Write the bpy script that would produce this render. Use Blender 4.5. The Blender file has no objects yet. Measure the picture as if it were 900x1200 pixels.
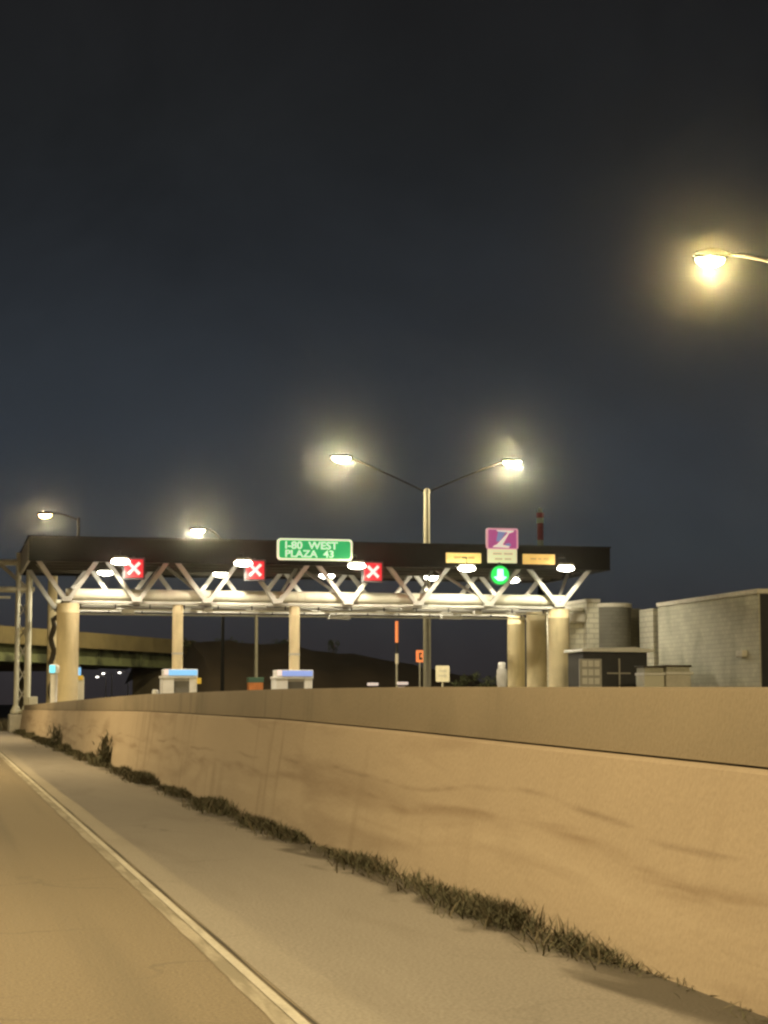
import bpy, bmesh, math, random
from math import radians, sin, cos, tan, atan, pi
from mathutils import Vector, Matrix

random.seed(7)
S = bpy.context.scene
C = S.collection

# ------------------------------------------------------------------ camera
F_PX, HOR, VPX, EYE = 2200.0, 825.0, -64.0, 1.5      # focal length, horizon row, road vanishing column, eye height
PHI = atan((HOR - 600) / F_PX)
YAW = atan((450 - VPX) / F_PX * cos(PHI))
cd = bpy.data.cameras.new('camera')
cam = bpy.data.objects.new('camera', cd)
C.objects.link(cam)
cam.location = (0, 0, EYE)
cam.rotation_euler = (pi / 2 + PHI, 0, -YAW)
cd.sensor_fit = 'VERTICAL'
cd.sensor_height = 24
cd.lens = 24 * F_PX / 1200
cd.clip_start = 0.1
cd.clip_end = 6000
S.camera = cam

S.view_settings.view_transform = 'Standard'
S.view_settings.look = 'None'
S.view_settings.gamma = 1
S.view_settings.exposure = 0.0
S.cycles.filter_width = 2.5
S.cycles.max_bounces = 6
S.cycles.volume_bounces = 0
S.cycles.use_denoising = True
S.cycles.sample_clamp_indirect = 4.0

# ------------------------------------------------------------------ night sky
def lin(c):
    return tuple(((v / 255) / 12.92 if v / 255 <= 0.04045 else ((v / 255 + 0.055) / 1.055) ** 2.4) for v in c) + (1,)

w = bpy.data.worlds.new('World')
S.world = w
w.use_nodes = True
nt = w.node_tree
nt.nodes.clear()
out = nt.nodes.new('ShaderNodeOutputWorld')
bg = nt.nodes.new('ShaderNodeBackground')
tc = nt.nodes.new('ShaderNodeTexCoord')
sep = nt.nodes.new('ShaderNodeSeparateXYZ')
rmp = nt.nodes.new('ShaderNodeValToRGB')
nz = nt.nodes.new('ShaderNodeTexNoise')
nz.inputs['Scale'].default_value = 5.0
nz.inputs['Detail'].default_value = 9
nz.inputs['Roughness'].default_value = 0.62
nz.inputs['Distortion'].default_value = 0.4
nm = nt.nodes.new('ShaderNodeMapRange')
nm.inputs[1].default_value = 0.25
nm.inputs[2].default_value = 0.75
nm.inputs[3].default_value = 0.72
nm.inputs[4].default_value = 1.28
mul = nt.nodes.new('ShaderNodeMixRGB')
mul.blend_type = 'MULTIPLY'
mul.inputs[0].default_value = 1
L = nt.links.new
L(tc.outputs['Generated'], sep.inputs[0])
L(sep.outputs['Z'], rmp.inputs[0])
L(tc.outputs['Generated'], nz.inputs['Vector'])
L(nz.outputs[0], nm.inputs[0])
L(rmp.outputs[0], mul.inputs[1])
L(nm.outputs[0], mul.inputs[2])
L(mul.outputs[0], bg.inputs[0])
L(bg.outputs[0], out.inputs[0])
cr = rmp.color_ramp
stops = [(0.0, (50, 46, 47)), (0.03, (52, 50, 52)), (0.08, (56, 61, 65)), (0.14, (49, 55, 62)), (0.22, (40, 44, 49)),
         (0.30, (34, 36, 38)), (0.38, (29, 29, 30)), (1.0, (26, 26, 27))]
cr.elements[0].position, cr.elements[0].color = stops[0][0], lin(stops[0][1])
cr.elements[1].position, cr.elements[1].color = stops[-1][0], lin(stops[-1][1])
for p, c in stops[1:-1]:
    e = cr.elements.new(p)
    e.color = lin(c)
bg.inputs[1].default_value = 0.85

# ------------------------------------------------------------------ lamp settings
SODIUM = (1.0, 0.785, 0.445)
WARM = (1.0, 0.83, 0.47)
WHITE = (1.0, 0.90, 0.70)
STREET_W = 14000
ASSUMED_VERGE_W = 14300
PLAZA_W = 15000
FLOOD_W = 740

# ------------------------------------------------------------------ helpers
def ray(px, py):
    a, b = (px - 450) / F_PX, (600 - py) / F_PX
    h, u = cos(PHI) - b * sin(PHI), sin(PHI) + b * cos(PHI)
    return Vector((a * cos(YAW) + h * sin(YAW), -a * sin(YAW) + h * cos(YAW), u))

def at(px, py, Y):
    """the point of the world at road distance Y that is seen in the direction (px, py)"""
    d = ray(px, py)
    return Vector((0, 0, EYE)) + d * (Y / d.y)

class MB:
    def __init__(s):
        s.v, s.f, s.m = [], [], []
    def add(s, vs, fs, mi=0):
        k = len(s.v)
        s.v += [tuple(p) for p in vs]
        s.f += [tuple(i + k for i in f) for f in fs]
        s.m += [mi] * len(fs)
        return s
    def box(s, a, b, mi=0):
        (x0, y0, z0), (x1, y1, z1) = a, b
        x0, x1 = min(x0, x1), max(x0, x1); y0, y1 = min(y0, y1), max(y0, y1); z0, z1 = min(z0, z1), max(z0, z1)
        return s.add([(x0, y0, z0), (x1, y0, z0), (x1, y1, z0), (x0, y1, z0), (x0, y0, z1), (x1, y0, z1), (x1, y1, z1), (x0, y1, z1)],
                     [(0, 3, 2, 1), (4, 5, 6, 7), (0, 1, 5, 4), (1, 2, 6, 5), (2, 3, 7, 6), (3, 0, 4, 7)], mi)
    def cbox(s, c, sz, mi=0):
        return s.box([c[i] - sz[i] / 2 for i in range(3)], [c[i] + sz[i] / 2 for i in range(3)], mi)
    def tube(s, pts, rad, n=10, mi=0, square=False):
        pts = [Vector(p) for p in pts]
        if not isinstance(rad, (list, tuple)):
            rad = [rad] * len(pts)
        if square: n = 4
        vs, fs = [], []
        for i, p in enumerate(pts):
            d = (pts[min(i + 1, len(pts) - 1)] - pts[max(i - 1, 0)]).normalized()
            up = Vector((0, 0, 1)) if abs(d.z) < 0.95 else Vector((0, 1, 0))
            u = d.cross(up).normalized(); v = u.cross(d)
            for k in range(n):
                t = 2 * pi * (k + (0.5 if square else 0)) / n
                vs.append(p + (u * cos(t) + v * sin(t)) * rad[i])
        for i in range(len(pts) - 1):
            for k in range(n):
                a, b = i * n + k, i * n + (k + 1) % n
                fs.append((a, a + n, b + n, b))
        fs.append(tuple(range(n))); fs.append(tuple(reversed(range((len(pts) - 1) * n, len(pts) * n))))
        return s.add(vs, fs, mi)
    def lathe(s, c, prof, n=20, mi=0):
        vs, fs = [], []
        for r, z in prof:
            for k in range(n):
                vs.append((c[0] + r * cos(2 * pi * k / n), c[1] + r * sin(2 * pi * k / n), c[2] + z))
        for i in range(len(prof) - 1):
            for k in range(n):
                a, b = i * n + k, i * n + (k + 1) % n
                fs.append((a, b, b + n, a + n))
        fs.append(tuple(reversed(range(n)))); fs.append(tuple(range((len(prof) - 1) * n, len(prof) * n)))
        return s.add(vs, fs, mi)
    def prism(s, poly, y0, y1, mi=0):
        """poly: list of (x, z), extruded along Y"""
        n = len(poly)
        vs = [(x, y0, z) for x, z in poly] + [(x, y1, z) for x, z in poly]
        fs = [tuple(range(n)), tuple(reversed(range(n, 2 * n)))]
        for i in range(n):
            j = (i + 1) % n
            fs.append((i, i + n, j + n, j))
        return s.add(vs, fs, mi)
    def build(s, name, mats, parent=None, smooth=False, bevel=0, fix=True):
        me = bpy.data.meshes.new(name)
        off = Vector((0, 0, 0))
        if parent is not None:
            off = parent.location if parent.parent is None else parent.parent.location + parent.location
        me.from_pydata([(p[0] - off.x, p[1] - off.y, p[2] - off.z) for p in s.v], [], s.f)
        for m in (mats if isinstance(mats, (list, tuple)) else [mats]):
            me.materials.append(m)
        me.polygons.foreach_set('material_index', s.m)
        if fix:
            bm = bmesh.new(); bm.from_mesh(me)
            bmesh.ops.recalc_face_normals(bm, faces=bm.faces)
            bm.to_mesh(me); bm.free()
        o = bpy.data.objects.new(name, me)
        C.objects.link(o)
        if parent is not None: o.parent = parent
        if smooth:
            for p in me.polygons: p.use_smooth = True
            me.set_sharp_from_angle(angle=radians(40))
        if bevel:
            b = o.modifiers.new('bevel', 'BEVEL'); b.width = bevel; b.segments = 2; b.limit_method = 'ANGLE'
        return o

def thing(name, loc, label, cat, group=None):
    o = bpy.data.objects.new(name, None)
    C.objects.link(o)
    o.empty_display_size = 0.2
    o.location = loc
    return tag(o, label, cat, group)

def tag(o, label, cat, group=None, kind=None):
    o['label'] = label; o['category'] = cat
    if group: o['group'] = group
    if kind: o['kind'] = kind
    return o

def struct(o, kind='structure', label=None):
    o['kind'] = kind
    if label: o['label'] = label
    return o

def copy_tree(root, loc, label=None, rotz=0):
    r = root.copy(); C.objects.link(r); r.location = loc; r.rotation_euler = (0, 0, rotz)
    if label: r['label'] = label
    for ch in list(root.children):
        c = ch.copy(); C.objects.link(c); c.parent = r
        for g in ch.children:
            d = g.copy(); C.objects.link(d); d.parent = c
    return r

# ------------------------------------------------------------------ materials
def mat(name, col, rough=0.7, var=0.15, scale=3.0, bump=0.0, bscale=40.0, metal=0.0, stretch=None, stain=None, spec=0.4, fine=0.0, fscale=90.0):
    m = bpy.data.materials.new(name)
    m.use_nodes = True
    t = m.node_tree; N = t.nodes.new; K = t.links.new
    b = t.nodes['Principled BSDF']
    b.inputs['Roughness'].default_value = rough
    b.inputs['Metallic'].default_value = metal
    b.inputs['Specular IOR Level'].default_value = spec
    co = N('ShaderNodeTexCoord'); mp = N('ShaderNodeMapping')
    K(co.outputs['Object'], mp.inputs['Vector'])
    if stretch: mp.inputs['Scale'].default_value = stretch
    n1 = N('ShaderNodeTexNoise'); n1.inputs['Scale'].default_value = scale; n1.inputs['Detail'].default_value = 6; n1.inputs['Roughness'].default_value = 0.62
    K(mp.outputs[0], n1.inputs['Vector'])
    r = N('ShaderNodeMapRange'); r.inputs[1].default_value = 0.25; r.inputs[2].default_value = 0.75
    r.inputs[3].default_value = 1 - var; r.inputs[4].default_value = 1 + var
    K(n1.outputs[0], r.inputs[0])
    mx = N('ShaderNodeMixRGB'); mx.blend_type = 'MULTIPLY'; mx.inputs[0].default_value = 1
    mx.inputs[1].default_value = (*col, 1)
    K(r.outputs[0], mx.inputs[2])
    last = mx
    if fine:
        n3 = N('ShaderNodeTexNoise'); n3.inputs['Scale'].default_value = fscale; n3.inputs['Detail'].default_value = 3
        K(co.outputs['Object'], n3.inputs['Vector'])
        r3 = N('ShaderNodeMapRange'); r3.inputs[1].default_value = 0.3; r3.inputs[2].default_value = 0.7
        r3.inputs[3].default_value = 1 - fine; r3.inputs[4].default_value = 1 + fine
        K(n3.outputs[0], r3.inputs[0])
        m3 = N('ShaderNodeMixRGB'); m3.blend_type = 'MULTIPLY'; m3.inputs[0].default_value = 1
        K(last.outputs[0], m3.inputs[1]); K(r3.outputs[0], m3.inputs[2]); last = m3
    if stain:
        scol, sstretch, sscale, lo, hi, amt = stain
        mp2 = N('ShaderNodeMapping'); mp2.inputs['Scale'].default_value = sstretch
        K(co.outputs['Object'], mp2.inputs['Vector'])
        n2 = N('ShaderNodeTexNoise'); n2.inputs['Scale'].default_value = sscale; n2.inputs['Detail'].default_value = 5; n2.inputs['Distortion'].default_value = 0.6
        K(mp2.outputs[0], n2.inputs['Vector'])
        r2 = N('ShaderNodeMapRange'); r2.inputs[1].default_value = lo; r2.inputs[2].default_value = hi; r2.inputs[4].default_value = amt
        K(n2.outputs[0], r2.inputs[0])
        m2 = N('ShaderNodeMixRGB'); m2.inputs[2].default_value = (*scol, 1)
        K(r2.outputs[0], m2.inputs[0]); K(last.outputs[0], m2.inputs[1]); last = m2
    K(last.outputs[0], b.inputs['Base Color'])
    if bump:
        nb = N('ShaderNodeTexNoise'); nb.inputs['Scale'].default_value = bscale; nb.inputs['Detail'].default_value = 4
        K(co.outputs['Object'], nb.inputs['Vector'])
        bp = N('ShaderNodeBump'); bp.inputs['Strength'].default_value = bump; bp.inputs['Distance'].default_value = 0.02
        K(nb.outputs[0], bp.inputs['Height']); K(bp.outputs[0], b.inputs['Normal'])
    return m

def emit(name, col, strength, base=None):
    m = bpy.data.materials.new(name)
    m.use_nodes = True
    b = m.node_tree.nodes['Principled BSDF']
    b.inputs['Base Color'].default_value = (*(base or col), 1)
    b.inputs['Emission Color'].default_value = (*col, 1)
    b.inputs['Emission Strength'].default_value = strength
    b.inputs['Roughness'].default_value = 0.5
    return m

def block_mat(name, col, bw, bh, mortar, rough=0.85):
    m = mat(name, col, rough, 0.22, 0.5, stain=((col[0] * .55, col[1] * .55, col[2] * .5), (1, 1, .35), .7, .5, .75, .6))
    t = m.node_tree; N = t.nodes.new; K = t.links.new
    b = t.nodes['Principled BSDF']
    co = N('ShaderNodeTexCoord'); sp = N('ShaderNodeSeparateXYZ'); cb = N('ShaderNodeCombineXYZ'); ad = N('ShaderNodeMath')
    K(co.outputs['Object'], sp.inputs[0]); K(sp.outputs[0], ad.inputs[0]); K(sp.outputs[1], ad.inputs[1])
    K(ad.outputs[0], cb.inputs[0]); K(sp.outputs[2], cb.inputs[1])
    br = N('ShaderNodeTexBrick')
    br.inputs['Scale'].default_value = 1; br.inputs['Brick Width'].default_value = bw; br.inputs['Row Height'].default_value = bh
    br.inputs['Mortar Size'].default_value = mortar
    br.inputs['Color1'].default_value = (1, 1, 1, 1); br.inputs['Color2'].default_value = (.88, .88, .88, 1); br.inputs['Mortar'].default_value = (.68, .68, .68, 1)
    K(cb.outputs[0], br.inputs['Vector'])
    src = b.inputs['Base Color'].links[0].from_socket
    mx = N('ShaderNodeMixRGB'); mx.blend_type = 'MULTIPLY'; mx.inputs[0].default_value = 1
    K(src, mx.inputs[1]); K(br.outputs['Color'], mx.inputs[2]); K(mx.outputs[0], b.inputs['Base Color'])
    bp = N('ShaderNodeBump'); bp.inputs['Strength'].default_value = .6; bp.inputs['Distance'].default_value = .02
    bp.invert = True
    K(br.outputs['Fac'], bp.inputs['Height']); K(bp.outputs[0], b.inputs['Normal'])
    return m

M = {}
M['asphalt'] = mat('worn_asphalt', (0.235, 0.188, 0.122), 0.85, 0.12, 0.35, 0.5, 60, stretch=(1, .12, 1), fine=0.22, fscale=45)
M['shoulder'] = mat('shoulder_concrete', (0.31, 0.275, 0.222), 0.88, 0.12, 0.5, 0.45, 45, stretch=(1, .2, 1), fine=0.18, fscale=40,
                    stain=((0.23, 0.20, 0.155), (1, .14, 1), 1.6, 0.55, 0.75, 0.5))
M['plaza'] = mat('plaza_concrete', (0.22, 0.20, 0.17), 0.9, 0.15, 0.2)
M['ground'] = mat('dry_ground', (0.06, 0.05, 0.03), 0.95, 0.3, 0.05)
M['line'] = mat('line_paint', (0.54, 0.50, 0.40), 0.7, 0.2, 1.2, stretch=(1, .25, 1), fine=.12, fscale=40,
                stain=((0.26, 0.23, 0.17), (3, .4, 1), 2.2, 0.52, 0.7, 0.6))
M['line_worn'] = mat('worn_line_paint', (0.38, 0.335, 0.25), 0.75, 0.2, 1.2, stretch=(1, .25, 1), fine=.15, fscale=40,
                stain=((0.22, 0.19, 0.13), (3, .4, 1), 2.4, 0.44, 0.6, 0.85))
M['crack'] = mat('joint_and_shadow_dark', (0.06, 0.05, 0.038), 0.9)  # pavement joint, and the shadow line along the wall seam
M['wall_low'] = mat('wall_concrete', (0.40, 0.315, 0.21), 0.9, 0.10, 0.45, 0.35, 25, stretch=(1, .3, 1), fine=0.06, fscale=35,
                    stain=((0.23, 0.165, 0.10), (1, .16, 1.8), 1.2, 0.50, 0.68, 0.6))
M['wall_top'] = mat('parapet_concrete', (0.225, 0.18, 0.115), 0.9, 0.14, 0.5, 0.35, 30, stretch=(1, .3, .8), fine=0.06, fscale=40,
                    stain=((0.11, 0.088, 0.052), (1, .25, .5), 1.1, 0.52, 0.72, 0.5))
M['soil'] = mat('dark_soil', (0.165, 0.142, 0.10), 1.0, 0.45, 3, 0.6, 30)
M['weed'] = mat('weed_leaf', (0.10, 0.095, 0.052), 0.85, 0.4, 2.0)
M['weed2'] = mat('dry_weed_leaf', (0.14, 0.115, 0.065), 0.85, 0.4, 2.0)
M['fascia'] = mat('dark_brown_fascia', (0.008, 0.006, 0.003), 0.75, 0.25, 0.35, spec=.15)
M['soffit'] = mat('brown_soffit', (0.055, 0.045, 0.025), 0.7, 0.25, 0.6)
M['end_panel'] = mat('pale_end_panel', (0.42, 0.41, 0.36), 0.6, 0.15, 0.7)
M['cream'] = mat('cream_steel_paint', (0.68, 0.66, 0.52), 0.5, 0.10, 1.5, stain=((0.33, 0.27, 0.16), (1, 1, .3), 1.6, .56, .78, .5))
M['strut'] = mat('grey_steel_paint', (0.46, 0.45, 0.40), 0.45, 0.15, 2.0)
M['col'] = mat('cream_column_paint', (0.66, 0.56, 0.33), 0.65, 0.12, 0.8, stain=((0.30, 0.25, 0.13), (1, 1, .25), 1.2, .52, .75, .6))
M['galv'] = mat('galvanised_steel', (0.42, 0.40, 0.34), 0.5, 0.18, 2.0)
M['pole_grey'] = mat('weathered_pole', (0.17, 0.16, 0.125), 0.7, 0.2, 2.0)
M['black'] = mat('black_metal', (0.010, 0.010, 0.010), 0.8, 0.2, 3, spec=.1)
M['dark'] = mat('dark_metal', (0.03, 0.03, 0.03), 0.5, 0.2, 3)
M['white'] = mat('white_enamel', (0.80, 0.79, 0.72), 0.5, 0.10, 2.0)
M['glass'] = mat('grey_window', (0.16, 0.155, 0.14), 0.3, 0.2, 1.0, spec=.5)
M['bridge'] = mat('bridge_concrete', (0.155, 0.125, 0.06), 0.9, 0.3, 0.4)
M['pier'] = mat('shaded_concrete', (0.07, 0.058, 0.035), 0.9, 0.3, 0.5)  # concrete colour darkened for the shade under the bridge deck
M['girder'] = mat('blotched_green_girder', (0.15, 0.17, 0.085), 0.7, 0.2, 0.5, stain=((0.03, 0.035, 0.02), (1, 1, 1), .35, .47, .6, .9))  # dark blotches scattered at random over the green
M['hill'] = mat('brown_brush', (0.030, 0.020, 0.010), 1.0, 0.5, 0.15, 1.0, .6)
M['bark'] = mat('bark', (0.05, 0.04, 0.03), 0.95)
M['leaf'] = mat('dark_leaf', (0.045, 0.055, 0.025), 0.8, 0.4, 1.5)
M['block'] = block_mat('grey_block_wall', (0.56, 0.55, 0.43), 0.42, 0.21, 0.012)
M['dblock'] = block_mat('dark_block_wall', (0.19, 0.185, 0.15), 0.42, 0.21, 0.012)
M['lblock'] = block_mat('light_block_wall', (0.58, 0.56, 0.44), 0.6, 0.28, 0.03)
M['coping'] = mat('pale_coping', (0.60, 0.57, 0.47), 0.7)
M['red_band'] = mat('red_mast_paint', (0.36, 0.05, 0.045), 0.6)
M['orange'] = emit('lit_orange_panel', (1.0, 0.30, 0.10), 0.45)
M['orange_flat'] = mat('orange_sign_paint', (0.65, 0.22, 0.05), 0.5)
M['yellow_flat'] = mat('yellow_sign_paint', (0.80, 0.55, 0.06), 0.5)
M['green_flat'] = mat('green_box_paint', (0.07, 0.15, 0.10), 0.6)
M['lens_street'] = emit('lit_street_lens', (1.0, 0.80, 0.42), 60)
M['lens_plaza'] = emit('lit_plaza_lens', (1.0, 0.90, 0.60), 45)
M['lens_amber'] = emit('lit_amber_lens', (1.0, 0.62, 0.24), 45)
M['lens_flood'] = emit('lit_flood_lens', (1.0, 0.93, 0.76), 40)
M['lens_far'] = emit('lit_far_lens', (1.0, 0.95, 0.85), 6)
M['sig_red'] = emit('lit_red_face', (1.0, 0.01, 0.03), 0.75, (.04, .0, .0))
M['sig_x'] = emit('lit_cross', (1.0, 0.60, 0.50), 1.5, (.1, .08, .08))
M['sig_green'] = emit('lit_green_face', (0.02, 0.85, 0.10), 1.05, (.0, .05, .01))
M['sig_arrow'] = emit('lit_arrow', (0.45, 1.0, 0.75), 1.6)
M['sign_green'] = emit('glow_green_sign', (0.01, 0.43, 0.12), 0.85, (0.003,0.129,0.036))  # glow added to the green sign's colours so it shows bright
M['sign_border'] = emit('glow_sign_border', (0.72, 0.80, 0.55), 0.9)
M['sign_text'] = emit('glow_sign_lettering', (0.55, 0.82, 0.55), 0.9)
M['sign_magenta'] = emit('glow_magenta_sign', (0.42, 0.06, 0.22), 0.8, (0.126,0.018,0.066))  # magenta sign and its panel also carry an added glow
M['sign_pink'] = emit('glow_pink_edge', (0.52, 0.25, 0.30), 0.8)
M['sign_blue'] = emit('glow_blue_print', (0.14, 0.17, 0.33), 0.8)
M['sign_white'] = emit('glow_white_print', (0.62, 0.52, 0.46), 0.9)
M['sign_cream'] = emit('glow_cream_panel', (0.62, 0.55, 0.36), 0.85)
M['sign_tan'] = emit('glow_tan_print', (0.40, 0.33, 0.20), 0.8)
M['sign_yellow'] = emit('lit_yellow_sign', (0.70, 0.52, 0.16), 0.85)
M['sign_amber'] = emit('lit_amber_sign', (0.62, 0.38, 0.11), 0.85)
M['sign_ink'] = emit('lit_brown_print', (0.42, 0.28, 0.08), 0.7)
M['blue_lit'] = emit('lit_blue_panel', (0.22, 0.55, 0.88), 1.0, (.1, .2, .3))
M['cyan_lit'] = emit('lit_cyan_panel', (0.16, 0.75, 0.95), 1.1)
M['violet_lit'] = emit('lit_violet_panel', (0.27, 0.36, 0.72), 0.9, (.1, .15, .3))

def mix_in(m, col, build):
    """lay a stain of its own colour over a material; build(node maker, linker, coords) returns the mask socket"""
    t = m.node_tree; N = t.nodes.new; K = t.links.new
    b = t.nodes['Principled BSDF']; src = b.inputs['Base Color'].links[0].from_socket
    co = N('ShaderNodeTexCoord'); mask = build(N, K, co.outputs['Object'])
    mx = N('ShaderNodeMixRGB'); mx.inputs[2].default_value = (*col, 1)
    K(mask, mx.inputs[0]); K(src, mx.inputs[1]); K(mx.outputs[0], b.inputs['Base Color'])
def noise(N, K, co, scale, stretch, detail=4, dist=0.0):
    mp = N('ShaderNodeMapping'); mp.inputs['Scale'].default_value = stretch; K(co, mp.inputs['Vector'])
    n = N('ShaderNodeTexNoise'); n.inputs['Scale'].default_value = scale; n.inputs['Detail'].default_value = detail; n.inputs['Distortion'].default_value = dist
    K(mp.outputs[0], n.inputs['Vector']); return n.outputs[0]
def rng(N, K, s, a, c, lo, hi):
    r_ = N('ShaderNodeMapRange'); r_.interpolation_type = 'SMOOTHSTEP'
    for i, v in enumerate((a, c, lo, hi)): r_.inputs[i + 1].default_value = v
    K(s, r_.inputs[0]); return r_.outputs[0]
def mth(N, K, op, a, c):
    m_ = N('ShaderNodeMath'); m_.operation = op
    for i, v in enumerate((a, c)):
        if isinstance(v, (int, float)): m_.inputs[i].default_value = v
        else: K(v, m_.inputs[i])
    return m_.outputs[0]
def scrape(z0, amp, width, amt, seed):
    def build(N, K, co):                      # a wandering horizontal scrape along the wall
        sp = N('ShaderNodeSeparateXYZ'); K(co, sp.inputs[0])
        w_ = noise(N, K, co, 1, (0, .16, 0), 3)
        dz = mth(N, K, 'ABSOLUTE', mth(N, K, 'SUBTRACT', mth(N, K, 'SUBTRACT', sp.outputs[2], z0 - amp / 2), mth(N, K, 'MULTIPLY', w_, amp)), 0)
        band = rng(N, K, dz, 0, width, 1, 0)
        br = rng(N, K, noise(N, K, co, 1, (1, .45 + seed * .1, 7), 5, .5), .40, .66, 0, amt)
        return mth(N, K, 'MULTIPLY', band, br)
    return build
def runs(amt):
    def build(N, K, co):                      # water runs down the face
        a_ = rng(N, K, noise(N, K, co, 1, (1, 2.6, .35), 5), .52, .72, 0, amt)
        return mth(N, K, 'MULTIPLY', a_, rng(N, K, noise(N, K, co, 1, (1, .22, .4), 2), .4, .6, 0, 1))
    return build
def cracks(scale, wid, amt):
    def build(N, K, co):
        n = N('ShaderNodeTexNoise'); n.inputs['Scale'].default_value = 1.2; n.inputs['Detail'].default_value = 5; K(co, n.inputs['Vector'])
        ad = N('ShaderNodeMixRGB'); ad.blend_type = 'ADD'; ad.inputs[0].default_value = .9; K(co, ad.inputs[1]); K(n.outputs[1], ad.inputs[2])
        v = N('ShaderNodeTexVoronoi'); v.feature = 'DISTANCE_TO_EDGE'; v.inputs['Scale'].default_value = scale; K(ad.outputs[0], v.inputs['Vector'])
        return mth(N, K, 'MULTIPLY', rng(N, K, v.outputs[0], 0, wid, amt, 0), rng(N, K, noise(N, K, co, .5, (1, 1, 1), 2), .45, .6, 0, 1))
    return build
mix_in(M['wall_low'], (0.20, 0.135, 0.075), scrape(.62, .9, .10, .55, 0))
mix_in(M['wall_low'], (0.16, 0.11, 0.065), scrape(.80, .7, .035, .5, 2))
mix_in(M['wall_low'], (0.47, 0.38, 0.26), scrape(.40, .8, .14, .4, 3))
mix_in(M['wall_low'], (0.22, 0.16, 0.095), runs(.45))
mix_in(M['wall_top'], (0.10, 0.08, 0.05), runs(.5))
def verge_dirt(N, K, co):                     # drifted dirt along the wall foot, ragged
    sp = N('ShaderNodeSeparateXYZ'); K(co, sp.inputs[0])
    n_ = noise(N, K, co, 1.6, (1, .45, 1), 8, .8)
    return rng(N, K, mth(N, K, 'ADD', sp.outputs[0], mth(N, K, 'MULTIPLY', n_, 1.1)), 3.95, 4.25, 0, .85)
mix_in(M['shoulder'], (0.085, 0.072, 0.05), verge_dirt)
mix_in(M['asphalt'], (0.07, 0.06, 0.045), cracks(.30, .012, .28))
mix_in(M['shoulder'], (0.10, 0.09, 0.07), cracks(.28, .010, .28))
mix_in(M['asphalt'], (0.15, 0.125, 0.085), lambda N, K, co: rng(N, K, noise(N, K, co, 1, (1.6, .03, 1), 4), .45, .7, 0, .6))

# ------------------------------------------------------------------ ground, roads
def sheet(name, x0, x1, y0, y1, z, m, nx=1, ny=1):
    b = MB()
    for i in range(ny):
        for j in range(nx):
            xa, xb = x0 + (x1 - x0) * j / nx, x0 + (x1 - x0) * (j + 1) / nx
            ya, yb = y0 + (y1 - y0) * i / ny, y0 + (y1 - y0) * (i + 1) / ny
            b.add([(xa, ya, z), (xb, ya, z), (xb, yb, z), (xa, yb, z)], [(0, 1, 2, 3)])
    return struct(b.build(name, m))

sheet('ground', -2500, 2500, -500, 4500, -0.03, M['ground'])
sheet('road', -12.5, 1.75, -40, 420, 0.0, M['asphalt'])
sheet('shoulder', 1.75, 4.6, -40, 112, 0.002, M['shoulder'])
sheet('toll_plaza_pavement', 4.62, 60, -40, 150, 0.0, M['plaza'])

# solid edge line: worn inner strip, fresher outer strip, dark joint beside it
random.seed(3)
def strip(x0, x1, z, m, name, wob):
    b = MB()
    Y = 3.0
    ea = 0
    while Y < 110:
        n = 0.2 + 0.012 * Y
        eb = random.uniform(-wob, wob)
        b.add([(x0 + ea, Y, z), (x1, Y, z), (x1, Y + n, z), (x0 + eb, Y + n, z)], [(0, 1, 2, 3)])
        ea = eb; Y += n
    return struct(b.build(name, m))
strip(1.545, 1.640, .006, M['line_worn'], 'edge_line', .006)
strip(1.641, 1.700, .010, M['line'], 'edge_line', 0)
b = MB()
Y = 3.0
while Y < 110:
    n = .4
    w0, w1 = .006 + .008 * sin(Y * 1.7), .006 + .008 * sin((Y + n) * 1.7)
    b.add([(1.715, Y, .008), (1.724 + w0, Y, .008), (1.724 + w1, Y + n, .008), (1.715, Y + n, .008)], [(0, 1, 2, 3)])
    Y += n
struct(b.build('pavement_joint', M['crack']))

# ------------------------------------------------------------------ barrier wall
wall = thing('barrier_wall', (4.2, 55, 0), 'long tan concrete wall beside the shoulder with a darker parapet', 'wall')
def interp(Y, tab):
    for (a, va), (c, vc) in zip(tab, tab[1:]):
        if Y <= c:
            t = max(0, (Y - a) / (c - a)); return va + (vc - va) * t
    return tab[-1][1]
TOP = [(3, 1.50), (8.8, 1.585), (16.6, 1.655), (23.4, 1.69), (40, 1.71), (52, 1.67), (75, 1.57), (101, 1.45), (106, 1.42)]
SEAM = [(3, 1.08), (8.8, 1.16), (16.6, 1.245), (23.4, 1.305), (40, 1.345), (75, 1.25), (106, 1.18)]
low, top = MB(), MB()
ys = [3 + i * .8 for i in range(int(103 / .8) + 1)]
def sweep(b, rings):
    n = len(rings[0])
    vs = [p for r in rings for p in r]
    fs = []
    for i in range(len(rings) - 1):
        for k in range(n):
            a, c = i * n + k, i * n + (k + 1) % n
            fs.append((a, a + n, c + n, c))
    fs.append(tuple(range(n))); fs.append(tuple(reversed(range((len(rings) - 1) * n, len(rings) * n))))
    b.add(vs, fs)
rl, rt, rj = [], [], []
joint = MB()
for Y in ys:
    zs, zt = interp(Y, SEAM), interp(Y, TOP)
    wob = .006 * sin(Y * .9)
    rl.append([(3.88, Y, 0), (3.90, Y, .09), (4.05 + wob, Y, zs - .10), (4.06 + wob, Y, zs - .02), (4.085 + wob, Y, zs), (4.55, Y, zs), (4.55, Y, 0)])
    rt.append([(4.125, Y, zs + .014), (4.128, Y, zs + .03), (4.145 + wob, Y, zt - .03), (4.17 + wob, Y, zt), (4.42, Y, zt), (4.44, Y, zt - .03), (4.46, Y, zs + .014)])
    rj.append([(4.155, Y, zs - .004), (4.155, Y, zs + .016), (4.44, Y, zs + .016), (4.44, Y, zs - .004)])
sweep(low, rl); sweep(top, rt); sweep(joint, rj)
low.build('wall_base', M['wall_low'], wall, smooth=True)
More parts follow.
